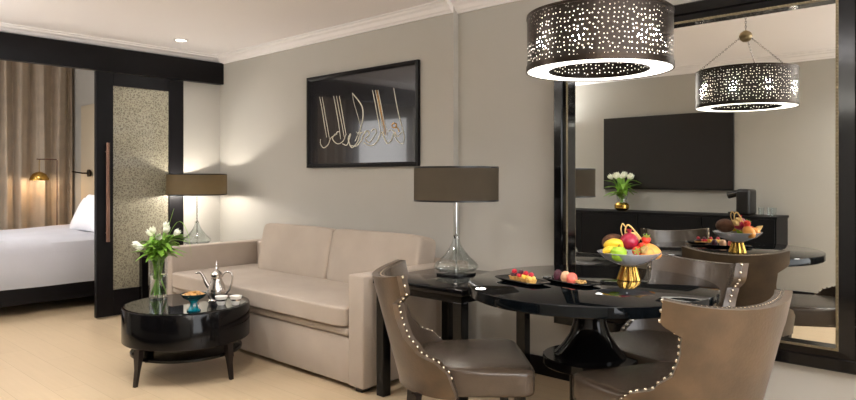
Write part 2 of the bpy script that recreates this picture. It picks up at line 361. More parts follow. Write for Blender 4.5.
# strokes traced in the panel's own u,v (0..1 from left, 0..1 from bottom)
STROKES = [(0, 0.0036, [(0.123, 0.775), (0.146, 0.652), (0.171, 0.48), (0.196, 0.325)]), (0, 0.0036, [(0.149, 0.771), (0.177, 0.597), (0.202, 0.442), (0.224, 0.306)]), (0, 0.0036, [(0.133, 0.312), (0.133, 0.261), (0.165, 0.215), (0.209, 0.247), (0.234, 0.312), (0.264, 0.337), (0.301, 0.357)]), (0, 0.0036, [(0.264, 0.765), (0.289, 0.619), (0.313, 0.466), (0.331, 0.299)]), (0, 0.0036, [(0.292, 0.761), (0.316, 0.615), (0.343, 0.464), (0.367, 0.314)]), (0, 0.0036, [(0.319, 0.757), (0.343, 0.611), (0.367, 0.445), (0.385, 0.337)]), (0, 0.0036, [(0.277, 0.36), (0.255, 0.305), (0.301, 0.251), (0.355, 0.275), (0.382, 0.345)]), (0, 0.0048, [(0.442, 0.769), (0.466, 0.732), (0.505, 0.672), (0.534, 0.605), (0.539, 0.509), (0.522, 0.414), (0.495, 0.336), (0.466, 0.267)]), (0, 0.0024, [(0.442, 0.769), (0.454, 0.679), (0.483, 0.562), (0.511, 0.447), (0.522, 0.36)]), (0, 0.0036, [(0.622, 0.772), (0.643, 0.654), (0.665, 0.51), (0.692, 0.346)]), (0, 0.0036, [(0.646, 0.769), (0.67, 0.635), (0.692, 0.491), (0.723, 0.325)]), (0, 0.0036, [(0.67, 0.765), (0.695, 0.616), (0.718, 0.474), (0.752, 0.301)]), (1, 0.0036, [(0.659, 0.767), (0.684, 0.617), (0.708, 0.475), (0.736, 0.311)]), (0, 0.0036, [(0.801, 0.764), (0.818, 0.645), (0.841, 0.506), (0.871, 0.367), (0.886, 0.276), (0.876, 0.211)]), (0, 0.0048, [(0.349, 0.249), (0.39, 0.232), (0.414, 0.294), (0.426, 0.347), (0.405, 0.294), (0.437, 0.204), (0.483, 0.247), (0.505, 0.31), (0.522, 0.36)]), (0, 0.0048, [(0.434, 0.227), (0.477, 0.215), (0.522, 0.27), (0.55, 0.339), (0.578, 0.367), (0.595, 0.329), (0.562, 0.284), (0.595, 0.246), (0.633, 0.294), (0.657, 0.336)]), (0, 0.0048, [(0.548, 0.249), (0.595, 0.215), (0.643, 0.225), (0.675, 0.275), (0.702, 0.345), (0.723, 0.287), (0.749, 0.23), (0.78, 0.252), (0.801, 0.319), (0.816, 0.281), (0.846, 0.23), (0.876, 0.222)]), (0, 0.0036, [(0.611, 0.352), (0.638, 0.381), (0.659, 0.349), (0.638, 0.31)]), (1, 0.0048, [(0.785, 0.405), (0.801, 0.422), (0.821, 0.409), (0.816, 0.379), (0.793, 0.38), (0.785, 0.405)]), (1, 0.0036, [(0.821, 0.384), (0.836, 0.365), (0.846, 0.334)]), (0, 0.0036, [(0.757, 0.34), (0.78, 0.36), (0.806, 0.336), (0.831, 0.292), (0.851, 0.309), (0.866, 0.331)]), (0, 0.0036, [(0.477, 0.364), (0.505, 0.341), (0.539, 0.359)]), (0, 0.0036, [(0.325, 0.376), (0.301, 0.377), (0.283, 0.352)])]
bm = BM(); bm2 = BM()
def sm(pts, k=6):
    out = []
    P = [Vector(p) for p in pts]; n = len(P)
    for i in range(n-1):
        p0, p1, p2, p3 = P[max(i-1, 0)], P[i], P[i+1], P[min(i+2, n-1)]
        for j in range(k):
            t = j/k; out.append(.5*((2*p1)+(-p0+p2)*t+(2*p0-5*p1+4*p2-p3)*t*t+(-p0+3*p1-3*p2+p3)*t**3))
    out.append(P[-1]); return out
for col, wd, pts in STROKES:
    P = sm([((u-.5)*PW, -.0155, (v-.5)*PH) for u, v in pts])
    tube(bm2 if col else bm, P, lambda t, w=wd: w*1.15*(.45+.55*math.sin(PI*min(1, max(0, t*.9+.08)))), 6, flat=1)
obj('calligraphy', bm, mat('pale_gold_ink', (214, 208, 190), .6), pic)
obj('calligraphy_accent', bm2, mat('amber_ink', (200, 150, 84), .6), pic)

# ================================================================== SOFA
sofa = thing('sofa', 'beige upholstered two-seat sofa with square arms under the framed picture', 'sofa', (2.12, -.6, 0))
sx0, sx1, sf, sb = -1.26, 1.26, -.47, .52   # local
ARM = .135; AH = .70
bm = BM(); box(bm, sx0, sx0+ARM, sf, sb, .03, AH, .012, 3); obj('arm', bm, M_sofa, sofa)
bm = BM(); box(bm, sx1-ARM, sx1, sf, sb, .03, AH, .012, 3); obj('arm', bm, M_sofa, sofa)
bm = BM(); box(bm, sx0+ARM, sx1-ARM, .34, sb, .03, .70, .02, 3); obj('back', bm, M_sofa, sofa)
bm = BM(); box(bm, sx0+ARM+.002, sx1-ARM-.002, sf+.012, .34, .03, .315, .012, 3); obj('front_panel', bm, M_sofa, sofa)
bm = BM(); box(bm, sx0+ARM+.003, sx1-ARM-.003, sf-.0, .33, .32, .372, .018, 3); obj('seat_rail', bm, M_sofa, sofa)
bm = BM(); soft(bm, sx1*2-ARM*2-.01, .86, .125, p=18, n=24, crown=(0, .0, .10), M=Matrix.Translation((0, -.075, .437))); obj('seat_cushion', bm, M_sofa, sofa)
for cx, wd in ((-.305, .94), (.64, .95)):
    bm = BM(); M = Matrix.Translation((cx, .235, .672)) @ Matrix.Rotation(math.radians(-11), 4, 'X')
    soft(bm, wd, .19, .42, p=11, n=18, crown=(0, .16, .02), M=M)
    obj('back_cushion', bm, M_sofa, sofa)
for x in (sx0+.07, sx1-.07):
    for y in (sf+.06, sb-.06):
        obj('foot', box(BM(), x-.03, x+.03, y-.03, y+.03, 0, .03), M_leg, sofa, smooth=False)

# ================================================================== SIDE TABLES
def side_table(label, x0, x1, y0, y1, H, open_=True):
    t = thing('side_table', label, 'side table', ((x0+x1)/2, (y0+y1)/2, 0)); a = (x1-x0)/2; b = (y1-y0)/2
    obj('tabletop', box(BM(), -a, a, -b, b, H-.035, H, .004), M_black, t)
    obj('apron', box(BM(), -a+.02, a-.02, -b+.02, b-.02, H-.075, H-.035), M_black, t, smooth=False)
    for sx in (-1, 1):
        for sy in (-1, 1):
            cx = sx*(a-.045); cy = sy*(b-.045)
            obj('leg', box(BM(), cx-.03, cx+.03, cy-.03, cy+.03, 0, H-.07, .003), M_black, t, smooth=False)
    return t
RT = .695
side_table('black lacquered side table under the large dark lamp, beside the round dining table', 3.42, 4.10, -1.03, -.36, RT)
side_table('black side table in the corner under the lit lamp, between door and sofa', .14, .70, -.99, -.22, .62)
# ================================================================== LAMPS
def table_lamp(label, x, y, z, sw, energy, H):
    t = thing('table_lamp', label, 'lamp', (x, y, z), group='glass table lamps')
    bm = BM(); box(bm, -.085, .085, -.085, .085, 0, .014, .003); obj('base_plate', bm, M_black, t)
    bm = BM(); lathe(bm, [(.05, .0145), (.11, .028), (.135, .05), (.125, .075), (.085, .11), (.052, .15), (.030, .19), (.018, .225), (.016, .225), (.026, .188), (.047, .148), (.080, .108), (.119, .073), (.129, .051), (.105, .033), (.05, .0185)], 48)
    obj('glass_body', bm, M_glass, t)
    bm = BM(); tube(bm, [(0, 0, .014), (0, 0, H-.03)], .006, 12); lathe(bm, [(0, .222), (.02, .222), (.02, .236), (.006, .245), (0, .245)], 24)
    obj('pole', bm, M_chrome, t)
    z0 = H-.205; R = sw/2
    bm = BM(); lathe(bm, [(R, z0), (R, H), (R-.004, H), (R-.004, z0)], 64, close=True); sh = obj('lamp_shade', bm, M_shade, t)
    bm = BM()
    for q in (z0-.001, H-.009): lathe(bm, [(R+.001, q), (R+.001, q+.010), (R-.005, q+.010), (R-.005, q)], 64, close=True)
    obj('shade_trim', bm, M_plastic, t)
    bm = BM()
    for k in range(3):
        a = 2*PI*k/3; tube(bm, [(0, 0, H-.03), ((R-.005)*math.cos(a), (R-.005)*math.sin(a), H-.03)], .003, 6)
    obj('shade_spider', bm, M_chrome, t)
    bm = BM(); ball(bm, (0, 0, H-.165), .026); obj('bulb', bm, emit('warm_bulb', (255, 226, 180), 5), t)
    l = light('table_lamp_light', 'POINT', (x, y, z+H-.165), energy, (1, .93, .84), shadow_soft_size=.035)
    return t
table_lamp('table lamp with wide dark drum shade on the black side table right of the sofa', 3.725, -.63, RT, .51, 3, .652)
table_lamp('table lamp with lit brown drum shade in the corner left of the sofa', .30, -.475, .62, .56, 46, .70)

# ================================================================== COFFEE TABLE
ct = thing('coffee_table', 'round black lacquered drum coffee table in front of the sofa', 'coffee table', (2.145, -1.525, 0))
R = .40
bm = BM(); lathe(bm, [(0, .45), (R-.012, .45), (R-.004, .447), (R, .44), (R, .235), (R-.006, .228), (0, .228)], 72); obj('drum', bm, M_black, ct)
bm = BM(); lathe(bm, [(0, .4505), (R-.02, .4505), (R-.02, .4525), (0, .4525)], 72); obj('glass_top', bm, M_gloss, ct)
bm = BM(); lathe(bm, [(0, .165), (.345, .165), (.35, .16), (.35, .147), (.345, .142), (0, .142)], 64); obj('lower_shelf', bm, M_black, ct)
for a in (-76, 14, 104, 194):
    a = math.radians(a); bm = BM()
    ca, sa = math.cos(a), math.sin(a)
    # flat tapered sabre leg outside the shelf, splaying a little outwards
    pts = [(.372, .2275, .024), (.376, .17, .022), (.383, .10, .017), (.398, 0, .011)]
    rings = []
    for rr, z, hwid in pts:
        ring = []
        for dr, dt in ((-.018 if z > .15 else -.010, -hwid), (.018 if z > .15 else .010, -hwid), (.018 if z > .15 else .010, hwid), (-.018 if z > .15 else -.010, hwid)):
            x = (rr+dr-.0)*ca-dt*sa; y = (rr+dr)*sa+dt*ca; ring.append(bm.verts.new((x, y, z)))
        rings.append(ring)
    for p, q in zip(rings, rings[1:]):
        for j in range(4): bm.faces.new((p[j], p[(j+1) % 4], q[(j+1) % 4], q[j]))
    bm.faces.new(rings[0]); bm.faces.new(rings[-1]); obj('leg', bm, M_leg, ct, smooth=False)

# ------------------------------------------------ tulips
def tulip_bloom(bm, c, axis, s=1.0):
    q = Vector((0, 0, 1)).rotation_difference(Vector(axis).normalized()).to_matrix().to_4x4()
    M0 = Matrix.Translation(c) @ q
    for k in range(6):
        a = 2*PI*k/6+.2; inner = k % 2
        rows = []
        for i in range(7):
            t = i/6; z = t*.056*s; rad = (.006+.019*math.sin(min(1, t*1.25)*PI*.70))*s*.88*(.92 if inner else 1)
            wd = .9*math.sin(PI*(.12+.86*t))**.8
            row = []
            for j in range(5):
                ph = a+(j-2)/2*wd*.75; row.append(bm.verts.new(M0 @ Vector((rad*math.cos(ph), rad*math.sin(ph), z-.004*abs(j-2)*t*s))))
            rows.append(row)
        for r0, r1 in zip(rows, rows[1:]):
            for j in range(4): bm.faces.new((r0[j], r0[j+1], r1[j+1], r1[j]))
def leaf_mesh(bm, pts, wmax):
    P = sm(pts, 5); n = len(P); prev = None
    for i, p in enumerate(P):
        t = i/(n-1); tan = (P[min(i+1, n-1)]-P[max(i-1, 0)]).normalized(); side = tan.cross(Vector((0, 0, 1)))
        if side.length < .1: side = Vector((1, 0, 0))
        side.normalize(); wv = wmax*math.sin(PI*(.12+.87*t))**.9; nr = side.cross(tan).normalized()
        cur = [bm.verts.new(p-side*wv+nr*wv*.35), bm.verts.new(p), bm.verts.new(p+side*wv+nr*wv*.35)]
        if prev:
            bm.faces.new((prev[0], prev[1], cur[1], cur[0])); bm.faces.new((prev[1], prev[2], cur[2], cur[1]))
        prev = cur
def tulips(base, specs, z0, zn, labels, group, s=1.0, leaves=2, rb=.03):
    for i, (dx, dy, h) in enumerate(specs):
        t = thing('tulip', labels[i % len(labels)], 'flower', base, group=group)
        a = random.random()*6.28
        b0 = Vector((-dx*.25+rb*.3*math.cos(a), -dy*.25+rb*.3*math.sin(a), z0)); nk = Vector((dx*.3, dy*.3, zn)); top = Vector((dx, dy, h))
        mid = nk.lerp(top, .5)+Vector((0, 0, .03*s)); P = sm([b0, nk, mid, top], 6)
        bm = BM(); tube(bm, P, .0042*s, 7); obj('stem', bm, M_stem, t)
        bm = BM(); tulip_bloom(bm, top, P[-1]-P[-3], s); obj('bloom', bm, M_petal, t)
        for q in range(leaves):
            an = math.atan2(dy, dx)+random.uniform(-1.3, 1.3); L = random.uniform(.08, .165)*s; hh = zn+random.uniform(.0, .125)*s
            st = b0.lerp(nk, .4)
            bm = BM(); leaf_mesh(bm, [st, nk+Vector((0, 0, -.01)), Vector((math.cos(an)*L*.5, math.sin(an)*L*.5, hh)), Vector((math.cos(an)*L*1.25, math.sin(an)*L*1.25, hh+random.uniform(-.045, .035)*s))], .030*s)
            obj('leaf', bm, M_green, t)
VP = (1.83, -1.575, .4528)
v = thing('glass_vase', 'tall clear cylindrical glass vase of tulips on the coffee table', 'vase', VP)
bm = BM(); lathe(bm, [(0, 0), (.056, 0), (.060, .004), (.060, .285), (.056, .285), (.056, .014), (0, .012)], 48); obj('vase_body', bm, M_glass, v)
bm = BM(); lathe(bm, [(0, .0145), (.0552, .0145), (.0552, .16), (0, .16)], 40); obj('water', bm, glass('water', ior=1.33), v)
R_ = Vector((.7365, .6765)); F_ = Vector((-.6765, .7365))
def rf(r, f, h): p = R_*r+F_*f; return (p.x, p.y, h)
specs = [rf(-.115, -.02, .37), rf(-.06, .03, .425), rf(-.01, -.05, .445), rf(.03, .04, .47), rf(.06, -.03, .45), rf(.10, .02, .43), rf(-.07, -.07, .36), rf(.01, .09, .44), rf(.035, -.08, .41)]
tl = ['white tulip drooping furthest left in the coffee table vase', 'white tulip standing behind left in the coffee table vase', 'white tulip front centre of the coffee table bouquet', 'tallest white tulip in the coffee table bouquet', 'white tulip just right of the tallest one in the coffee table vase', 'white tulip furthest right in the coffee table vase', 'low white tulip at lower left front of the coffee table bouquet', 'white tulip at the very back of the coffee table bouquet', 'low white tulip at lower right front of the coffee table bouquet']
tulips(VP, specs, .02, .285, tl, 'white tulips in the coffee table vase', 1.05, 7, .06)
t = thing('grass_blade', 'long thin green grass blade arching right out of the tulip bouquet', 'leaf', VP)
bm = BM(); leaf_mesh(bm, [(0, 0, .1), rf(.02, 0, .30), rf(.13, 0, .52), rf(.20, 0, .45), rf(.23, 0, .27)], .006); obj('blade', bm, M_green, t)
t = thing('grass_blade', 'green pointed leaf rising highest above the white tulips', 'leaf', VP)
bm = BM(); leaf_mesh(bm, [(0, 0, .1), rf(.02, 0, .30), rf(.07, 0, .48), rf(.11, 0, .62)], .011); obj('blade', bm, M_green, t)

# ------------------------------------------------ dallah, bowl, cups
t = thing('coffee_pot', 'polished silver Arabic coffee pot with long curved spout on the coffee table', 'coffee pot', (2.23, -1.36, .4528), math.radians(42)); t.scale = (1.12, 1.12, 1.12)
bm = BM(); lathe(bm, [(0, 0), (.052, 0), (.054, .008), (.046, .014), (.052, .03), (.056, .05), (.050, .085), (.034, .12), (.029, .14), (.033, .150), (.034, .158), (0, .158)], 40); obj('body', bm, M_silver, t)
bm = BM(); lathe(bm, [(0, .159), (.034, .159), (.031, .167), (.018, .179), (.007, .187), (.011, .195), (.005, .203), (.0035, .213), (.008, .220), (.003, .229), (0, .250)], 32); obj('lid', bm, M_silver, t)
bm = BM(); tube(bm, sm([(-.040, 0, .075), (-.062, 0, .105), (-.078, 0, .140), (-.098, 0, .168), (-.128, 0, .165)]), lambda q: .014-.009*q, 12); obj('spout', bm, M_silver, t)
bm = BM(); tube(bm, sm([(.030, 0, .145), (.055, 0, .172), (.088, 0, .165), (.094, 0, .125), (.078, 0, .070), (.050, 0, .038)]), .0055, 10); obj('handle', bm, M_silver, t)
t = thing('footed_bowl', 'small teal glass footed bowl filled with nuts on the coffee table', 'bowl', (2.43, -1.63, .4528))
bm = BM(); lathe(bm, [(0, 0), (.040, 0), (.042, .006), (.030, .014), (.022, .035), (.020, .05), (.030, .066), (0, .066)], 36, flute=.04, nfl=10); obj('foot', bm, M_teal, t)
bm = BM(); lathe(bm, [(0, .067), (.03, .067), (.062, .082), (.080, .108), (.077, .108), (.06, .087), (.03, .074), (0, .074)], 40); obj('bowl_body', bm, mat('dark_teal_glass', (16, 52, 62), .1, coat=1), t)
bm = BM(); rr = random.Random(3)
for k in range(130):
    a = rr.random()*6.28; q = math.sqrt(rr.random())*.066; ball(bm, (q*math.cos(a), q*math.sin(a), .098+.022*(1-(q/.066)**2)*rr.uniform(.6, 1)), .0065, (1, 1.3, .8), 6, 5, Matrix.Rotation(rr.random()*3, 4, 'Z'))
tag(obj('nuts', bm, M_nut, None, loc=(2.43, -1.63, .4528)), 'heap of golden mixed nuts filling the teal footed bowl', 'nuts', kind='stuff')
for k, (x, y, lb) in enumerate(((2.385, -1.415, 'small white and silver coffee cup nearest the nut bowl'), (2.445, -1.345, 'small white coffee cup at the right edge of the coffee table'))):
    t = thing('coffee_cup', lb, 'cup', (x, y, .4528), group='small coffee cups'); t.scale = (1.2, 1.2, 1.25)
    bm = BM(); lathe(bm, [(0, 0), (.018, 0), (.020, .004), (.030, .034), (.034, .046), (.031, .046), (.027, .033), (.016, .006), (0, .006)], 32); obj('cup_body', bm, M_porc, t)
    bm = BM(); lathe(bm, [(.0262, .022), (.0292, .031), (.0302, .031), (.0272, .0215)], 32, close=True); obj('silver_band', bm, M_silver, t)

# ================================================================== DINING TABLE
TC = Vector((4.805, -.975)); TZ = .81
dt = thing('dining_table', 'round black gloss dining table on a flared pedestal, in front of the mirror', 'dining table', (TC.x, TC.y, 0), math.radians(101.6))
A_, B_ = .592, .538
bm = BM(); n = 96
prof = [(0, TZ), (-.006, TZ), (-.001, TZ-.003), (0.0, TZ-.008), (0, TZ-.042), (-.004, TZ-.046), (-.03, TZ-.046)]
rings = []
for off, z in prof[1:]:
    rings.append([bm.verts.new(((A_+off)*math.cos(2*PI*i/n), (B_+off)*math.sin(2*PI*i/n), z)) for i in range(n)])
for a, b in zip(rings, rings[1:]):
    for i in range(n): bm.faces.new((a[i], a[(i+1) % n], b[(i+1) % n], b[i]))
bm.faces.new(rings[0]); bm.faces.new(rings[-1]); obj('tabletop', bm, M_gloss, dt)
bm = BM(); lathe(bm, [(0, TZ-.0465), (.14, TZ-.0465), (.10, TZ-.075), (.078, TZ-.10), (.070, .69), (.073, .63), (.090, .575), (.120, .53), (.150, .494), (.158, .488), (.158, .482), (0, .482)], 56); obj('pedestal', bm, M_black, dt)
bm = BM(); lathe(bm, [(0, .481), (.205, .481), (.210, .477), (.210, .443), (.205, .438), (0, .438)], 56); obj('pedestal_disc', bm, M_black, dt)
bm = BM(); lathe(bm, [(0, .437), (.09, .437), (.09, .10), (.12, .04), (.20, .022), (.20, 0), (0, 0)], 48); obj('pedestal_foot', bm, M_black, dt)

# ================================================================== DINING CHAIRS
def interp(z, tab):
    for (z0, a), (z1, b) in zip(tab, tab[1:]):
        if z <= z1:
            t = (z-z0)/(z1-z0); t = t*t*(3-2*t) if z1-z0 > .03 else t
            return a+(b-a)*t
    return tab[-1][1]
ST = [(.38, .372), (.49, .372), (.525, .345), (.57, .26), (.63, .215), (.69, .208), (.76, .215), (.782, .255), (.795, .285), (.95, .290)]
ZT = .855
def back_pt(u, z, off):
    Sv = interp(z, ST); h = max(0, (z-.40)/.47); rho = .29+.09*h
    topdip = .018*(u*u) if z > .9 else 0
    ph = u*Sv/rho; lean = -.125*h
    return Vector(((rho+off)*math.sin(ph), -(rho+off)*math.cos(ph)+rho-.225+lean, z))
def back_solid(bm, o1, o2, nu=30, nv=44):
    zs = [.385+(ZT-.385)*i/nv for i in range(nv+1)]
    G = []
    for o in (o1, o2):
        g = []
        for z in zs:
            row = []
            for j in range(nu+1):
                u = -1+2*j/nu; p = back_pt(u, z, o)
                k = (z-.34)/(ZT-.34)
                p.z += .028*(u*u)*max(0, (k-.85)/.15)
                row.append(bm.verts.new(p))
            g.append(row)
        G.append(g)
    for g in G:
        for i in range(nv):
            for j in range(nu): bm.faces.new((g[i][j], g[i][j+1], g[i+1][j+1], g[i+1][j]))
    a, b = G
    for i in range(nv):
        for j in (0, nu): bm.faces.new((a[i][j], a[i+1][j], b[i+1][j], b[i][j]))
    for j in range(nu):
        for i in (0, nv): bm.faces.new((a[i][j], a[i][j+1], b[i][j+1], b[i][j]))
def make_chair(label):
    t = thing('dining_chair', label, 'chair', group='studded leather dining chairs')
    bm = BM()
    # trapezoid padded seat
    soft(bm, .54, .53, .12, p=9, n=14, crown=(0, 0, .12))
    for v in bm.verts: v.co = Vector((v.co.x*(1+.09*(v.co.y/.28)), v.co.y+.05, v.co.z+.438))
    for v in bm.verts:
        if v.co.y < .065:
            q = Vector((v.co.x, v.co.y-.065)); 
            if q.length > .262: q *= .262/q.length; v.co.x, v.co.y = q.x, q.y+.065
    obj('seat', bm, M_leather, t)
    bm = BM(); back_solid(bm, 0, .026); bmesh.ops.bevel(bm, geom=[e for e in bm.edges if len(e.link_faces) == 2 and e.calc_face_angle(0) > 1.0], offset=.006, segments=2, affect='EDGES'); obj('back_shell', bm, M_velvet, t, angle=60)
    bm = BM(); back_solid(bm, -.030, -.001); bmesh.ops.bevel(bm, geom=[e for e in bm.edges if len(e.link_faces) == 2 and e.calc_face_angle(0) > 1.0], offset=.006, segments=2, affect='EDGES'); obj('back_pad', bm, M_leather, t, angle=60)
    bm = BM()
    for s in (-1, 1):
        z = .475; k = 0; last = None
        zz = .47
        while zz < ZT-.004:
            p = back_pt(s, zz, -.004); 
            q = back_pt(s*1.012, zz, -.004)
            if last is None or (p-last).length > .026:
                c = back_pt(s, zz, -.004)+(q-p)*.6
                kk = (zz-.34)/(ZT-.34); c.z += .028*max(0, (kk-.85)/.15)
                bmesh.ops.create_icosphere(bm, subdivisions=2, radius=.0072, matrix=Matrix.Translation(c)); last = p
            zz += .002
    for j in range(34):
        u = -1+2*(j+.5)/34; p = back_pt(u, ZT, -.001); p.z += .028*u*u+.001
        bmesh.ops.create_icosphere(bm, subdivisions=1, radius=.004, matrix=Matrix.Translation(p+Vector((0, .012, -.003))))
    obj('nailhead_trim', bm, M_nail, t)
    for sx in (-1, 1):
        for sy in (-1, 1):
            bm = BM(); x = sx*.225; y = .035+sy*.215
            tube(bm, [(x, y, .39), (x+sx*.004, y+(.008 if sy > 0 else -.02), .15), (x+sx*.008, y+(.012 if sy > 0 else -.05), 0)], .024, 4, .014)
            obj('leg', bm, M_leg, t, smooth=False)
    return t
def ang(fx, fy): return math.atan2(fy, fx)-PI/2
chA = make_chair('brown leather dining chair at the left of the round table, back seen side on')
chA.location = (4.375, -1.408, 0); chA.rotation_euler = (0, 0, ang(.707, .707))
dup(chA, (5.292, -1.20, 0), ang(-.88, .47), 'nearest dining chair, its taupe velvet back turned to the viewer')
dup(chA, (4.968, -.57, 0), ang(-.28, -.96), 'dining chair closest to the mirror, with shiny leather inner back, behind the table')

# ================================================================== TABLE TOP THINGS
t = thing('fruit_stand', 'ribbed crystal fruit bowl on a fluted gold foot on the dining table', 'bowl', (4.909, -.80, TZ))
bm = BM(); lathe(bm, [(0, .001), (.050, .001), (.050, .006), (.033, .062), (.035, .066), (0, .066)], 60, flute=.07, nfl=12); obj('foot', bm, M_gold, t)
bm = BM(); lathe(bm, [(0, .067), (.035, .067), (.06, .076), (.112, .100), (.143, .130), (.139, .1315), (.108, .106), (.057, .083), (.03, .075), (0, .074)], 96, flute=.012, nfl=24); obj('bowl_body', bm, M_frost, t)
FC = Vector((4.909, -.80, TZ))
def fr(r, f, h): p = R_*r+F_*f; return Vector((FC.x+p.x, FC.y+p.y, FC.z+h-.02))
def fruit(name, label, cat, pos, builder, m, rot=(0, 0, 0)):
    bm = BM(); builder(bm); o = obj(name, bm, m, None, loc=pos, rot=rot); tag(o, label, cat); return o
M_ban = mat('banana_skin', (236, 196, 56), .4, var=.1, vscale=30)
M_app = mat('green_apple_skin', (158, 196, 60), .25, var=.1, vscale=20, coat=.3)
M_pom = mat('crimson_skin', (160, 24, 56), .3, var=.2, vscale=30, coat=.3)
M_str = mat('strawberry_skin', (214, 60, 40), .3, var=.15, vscale=50, bump=.3, bscale=150)
M_pea = mat('peach_skin', (236, 164, 82), .5, var=.2, vscale=18)
M_brown = mat('brown_fruit_skin', (92, 58, 36), .7, var=.2, vscale=40, bump=.4, bscale=120)
M_phy = mat('physalis_husk', (222, 186, 120), .6, var=.2, vscale=40)
M_yel = mat('yellow_berry', (240, 200, 80), .35)
M_berry = mat('dark_berry', (70, 20, 40), .3, bump=.5, bscale=300)
M_red = mat('red_berry', (190, 30, 50), .3, bump=.4, bscale=300)
M_pist = mat('brown_stalk', (96, 76, 40), .7)
def banana(label, p0, p1, p2, rad=.019):
    t = thing('banana', label, 'fruit', p0); P = sm([Vector((0, 0, 0)), p1-p0, p2-p0], 8)
    bm = BM(); tube(bm, P, lambda q: rad*(.30+.70*min(1, math.sin(PI*(.06+.9*q))*1.35)), 10); obj('fruit_skin', bm, M_ban, t)
    bm = BM(); tube(bm, [P[-1]-(P[-1]-P[-2])*.4, P[-1]+(P[-1]-P[-2])*1.2], .005, 8); obj('stalk', bm, M_pist, t)
banana('upper yellow banana lying over the left rim of the fruit bowl', fr(-.115, -.01, .175), fr(-.075, -.03, .196), fr(-.01, -.01, .172))
banana('lower yellow banana at the left rim of the fruit bowl', fr(-.128, -.04, .150), fr(-.10, -.06, .168), fr(-.03, -.05, .155), .017)
t = thing('apple', 'green apple at the front left of the fruit bowl', 'fruit', fr(-.07, -.075, .150))
bm = BM(); lathe(bm, [(0, -.030), (.012, -.034), (.026, -.026), (.037, -.004), (.036, .016), (.022, .031), (.009, .030), (0, .024)], 28); obj('fruit_skin', bm, M_app, t)
bm = BM(); tube(bm, [(0, 0, .022), (.003, 0, .042)], .0022, 6); obj('stalk', bm, M_pist, t)
t = thing('pomegranate', 'crimson pomegranate in the middle of the fruit bowl', 'fruit', fr(-.005, -.02, .20))
bm = BM(); ball(bm, (0, 0, 0), .041, (1, 1, .95), 28, 18); obj('fruit_skin', bm, M_pom, t)
bm = BM(); lathe(bm, [(.007, .034), (.011, .052), (.014, .056), (.011, .050), (.004, .038)], 12); obj('crown', bm, M_pom, t)
fruit('coconut', 'round brown fruit at the back left of the fruit bowl behind the bananas', 'fruit', fr(-.055, .05, .185), lambda b: ball(b, (0, 0, 0), .052, (1.1, 1, .85), 24, 14), M_brown)
fruit('mango', 'orange yellow mango at the right rim of the fruit bowl', 'fruit', fr(.095, -.02, .155), lambda b: ball(b, (0, 0, 0), .038, (1.35, .9, .85), 22, 14), M_pea, (0, .5, .7))
fruit('peach', 'pale orange peach at the front right of the fruit bowl', 'fruit', fr(.055, -.08, .150), lambda b: ball(b, (0, 0, 0), .034, (1, 1, .9), 22, 14), M_pea)
def strawberry(b):
    lathe(b, [(0, -.026), (.008, -.022), (.018, -.006), (.021, .008), (.014, .019), (0, .021)], 18)
M_cal = M_green
for lb, p, rot in (('red strawberry topping the right side of the fruit heap', fr(.072, -.02, .205), (.4, .3, 0)), ('red strawberry right of the crimson pomegranate', fr(.045, -.04, .178), (1.8, .4, 1)), ('dark red strawberry at the front centre of the fruit bowl', fr(.008, -.085, .163), (1.5, .2, .5))):
    t = thing('strawberry', lb, 'fruit', p); t.rotation_euler = rot
    bm = BM(); strawberry(bm); obj('fruit_flesh', bm, M_str, t)
    bm = BM()
    for k in range(6):
        a = k*PI/3; vs = [bm.verts.new(q) for q in ((0, 0, .023), (.012*math.cos(a-.3), .012*math.sin(a-.3), .022), (.021*math.cos(a), .021*math.sin(a), .026), (.012*math.cos(a+.3), .012*math.sin(a+.3), .022))]; bm.faces.new(vs)
    obj('leafy_cap', bm, M_green, t)
def husk(b, L=.05):
    lathe(b, [(0, 0), (.010, .006), (.017, .02), (.012, .034), (.004, L), (0, L+.006)], 10, flute=.12, nfl=5)
for lb, p, rot in (('papery physalis husk at the front of the fruit bowl', fr(.028, -.10, .160), (.5, .9, 0)), ('papery physalis husk pointing up beside the pomegranate', fr(.035, .0, .215), (.6, -1.0, 0)), ('papery physalis husk curling over the back of the fruit heap', fr(.055, .02, .195), (-.3, -.9, .3))):
    bm = BM(); husk(bm); tag(obj('physalis', bm, M_phy, None, loc=p, rot=rot), lb, 'fruit')
t = thing('pineapple_leaf', 'curled dry stalk rising at the top of the fruit heap', 'leaf', fr(-.02, .02, .21))
bm = BM(); tube(bm, sm([(0, 0, 0), (-.012, 0, .04), (-.004, 0, .068), (.008, 0, .055)]), .003, 7); obj('stalk', bm, M_phy, t)
bm = BM(); tube(bm, sm([(.012, 0, 0), (.01, 0, .045), (.028, 0, .062), (.06, .02, .02), (.09, .03, -.02)]), .004, 7); obj('stalk', bm, M_phy, t)

# dessert plates
def plate(label, x, y, rz):
    t = thing('dessert_plate', label, 'plate', (x, y, TZ), rz, group='black dessert plates')
    bm = BM()
    L, W = .145, .062; rings = []
    for (sx, sy, z) in ((.75, .70, .001), (1, 1, .014), (.985, .97, .0165), (.73, .66, .006)):
        ring = []
        for i in range(32):
            a = 2*PI*i/32; c, s = math.cos(a), math.sin(a); k = (abs(c)**5+abs(s)**5)**(-.2)
            ring.append(bm.verts.new((L*sx*c*k, W*sy*s*k, z)))
        rings.append(ring)
    for a, b in zip(rings, rings[1:]):
        for i in range(32): bm.faces.new((a[i], a[(i+1) % 32], b[(i+1) % 32], b[i]))
    bm.faces.new(rings[0]); bm.faces.new(rings[-1]); obj('plate_body', bm, M_slate, t)
    return t
P1 = (4.587, -1.195); P2 = (4.764, -1.075); PR = math.radians(-14)
plate('black rectangular plate of berry tarts at the left of the dining table', *P1, PR)
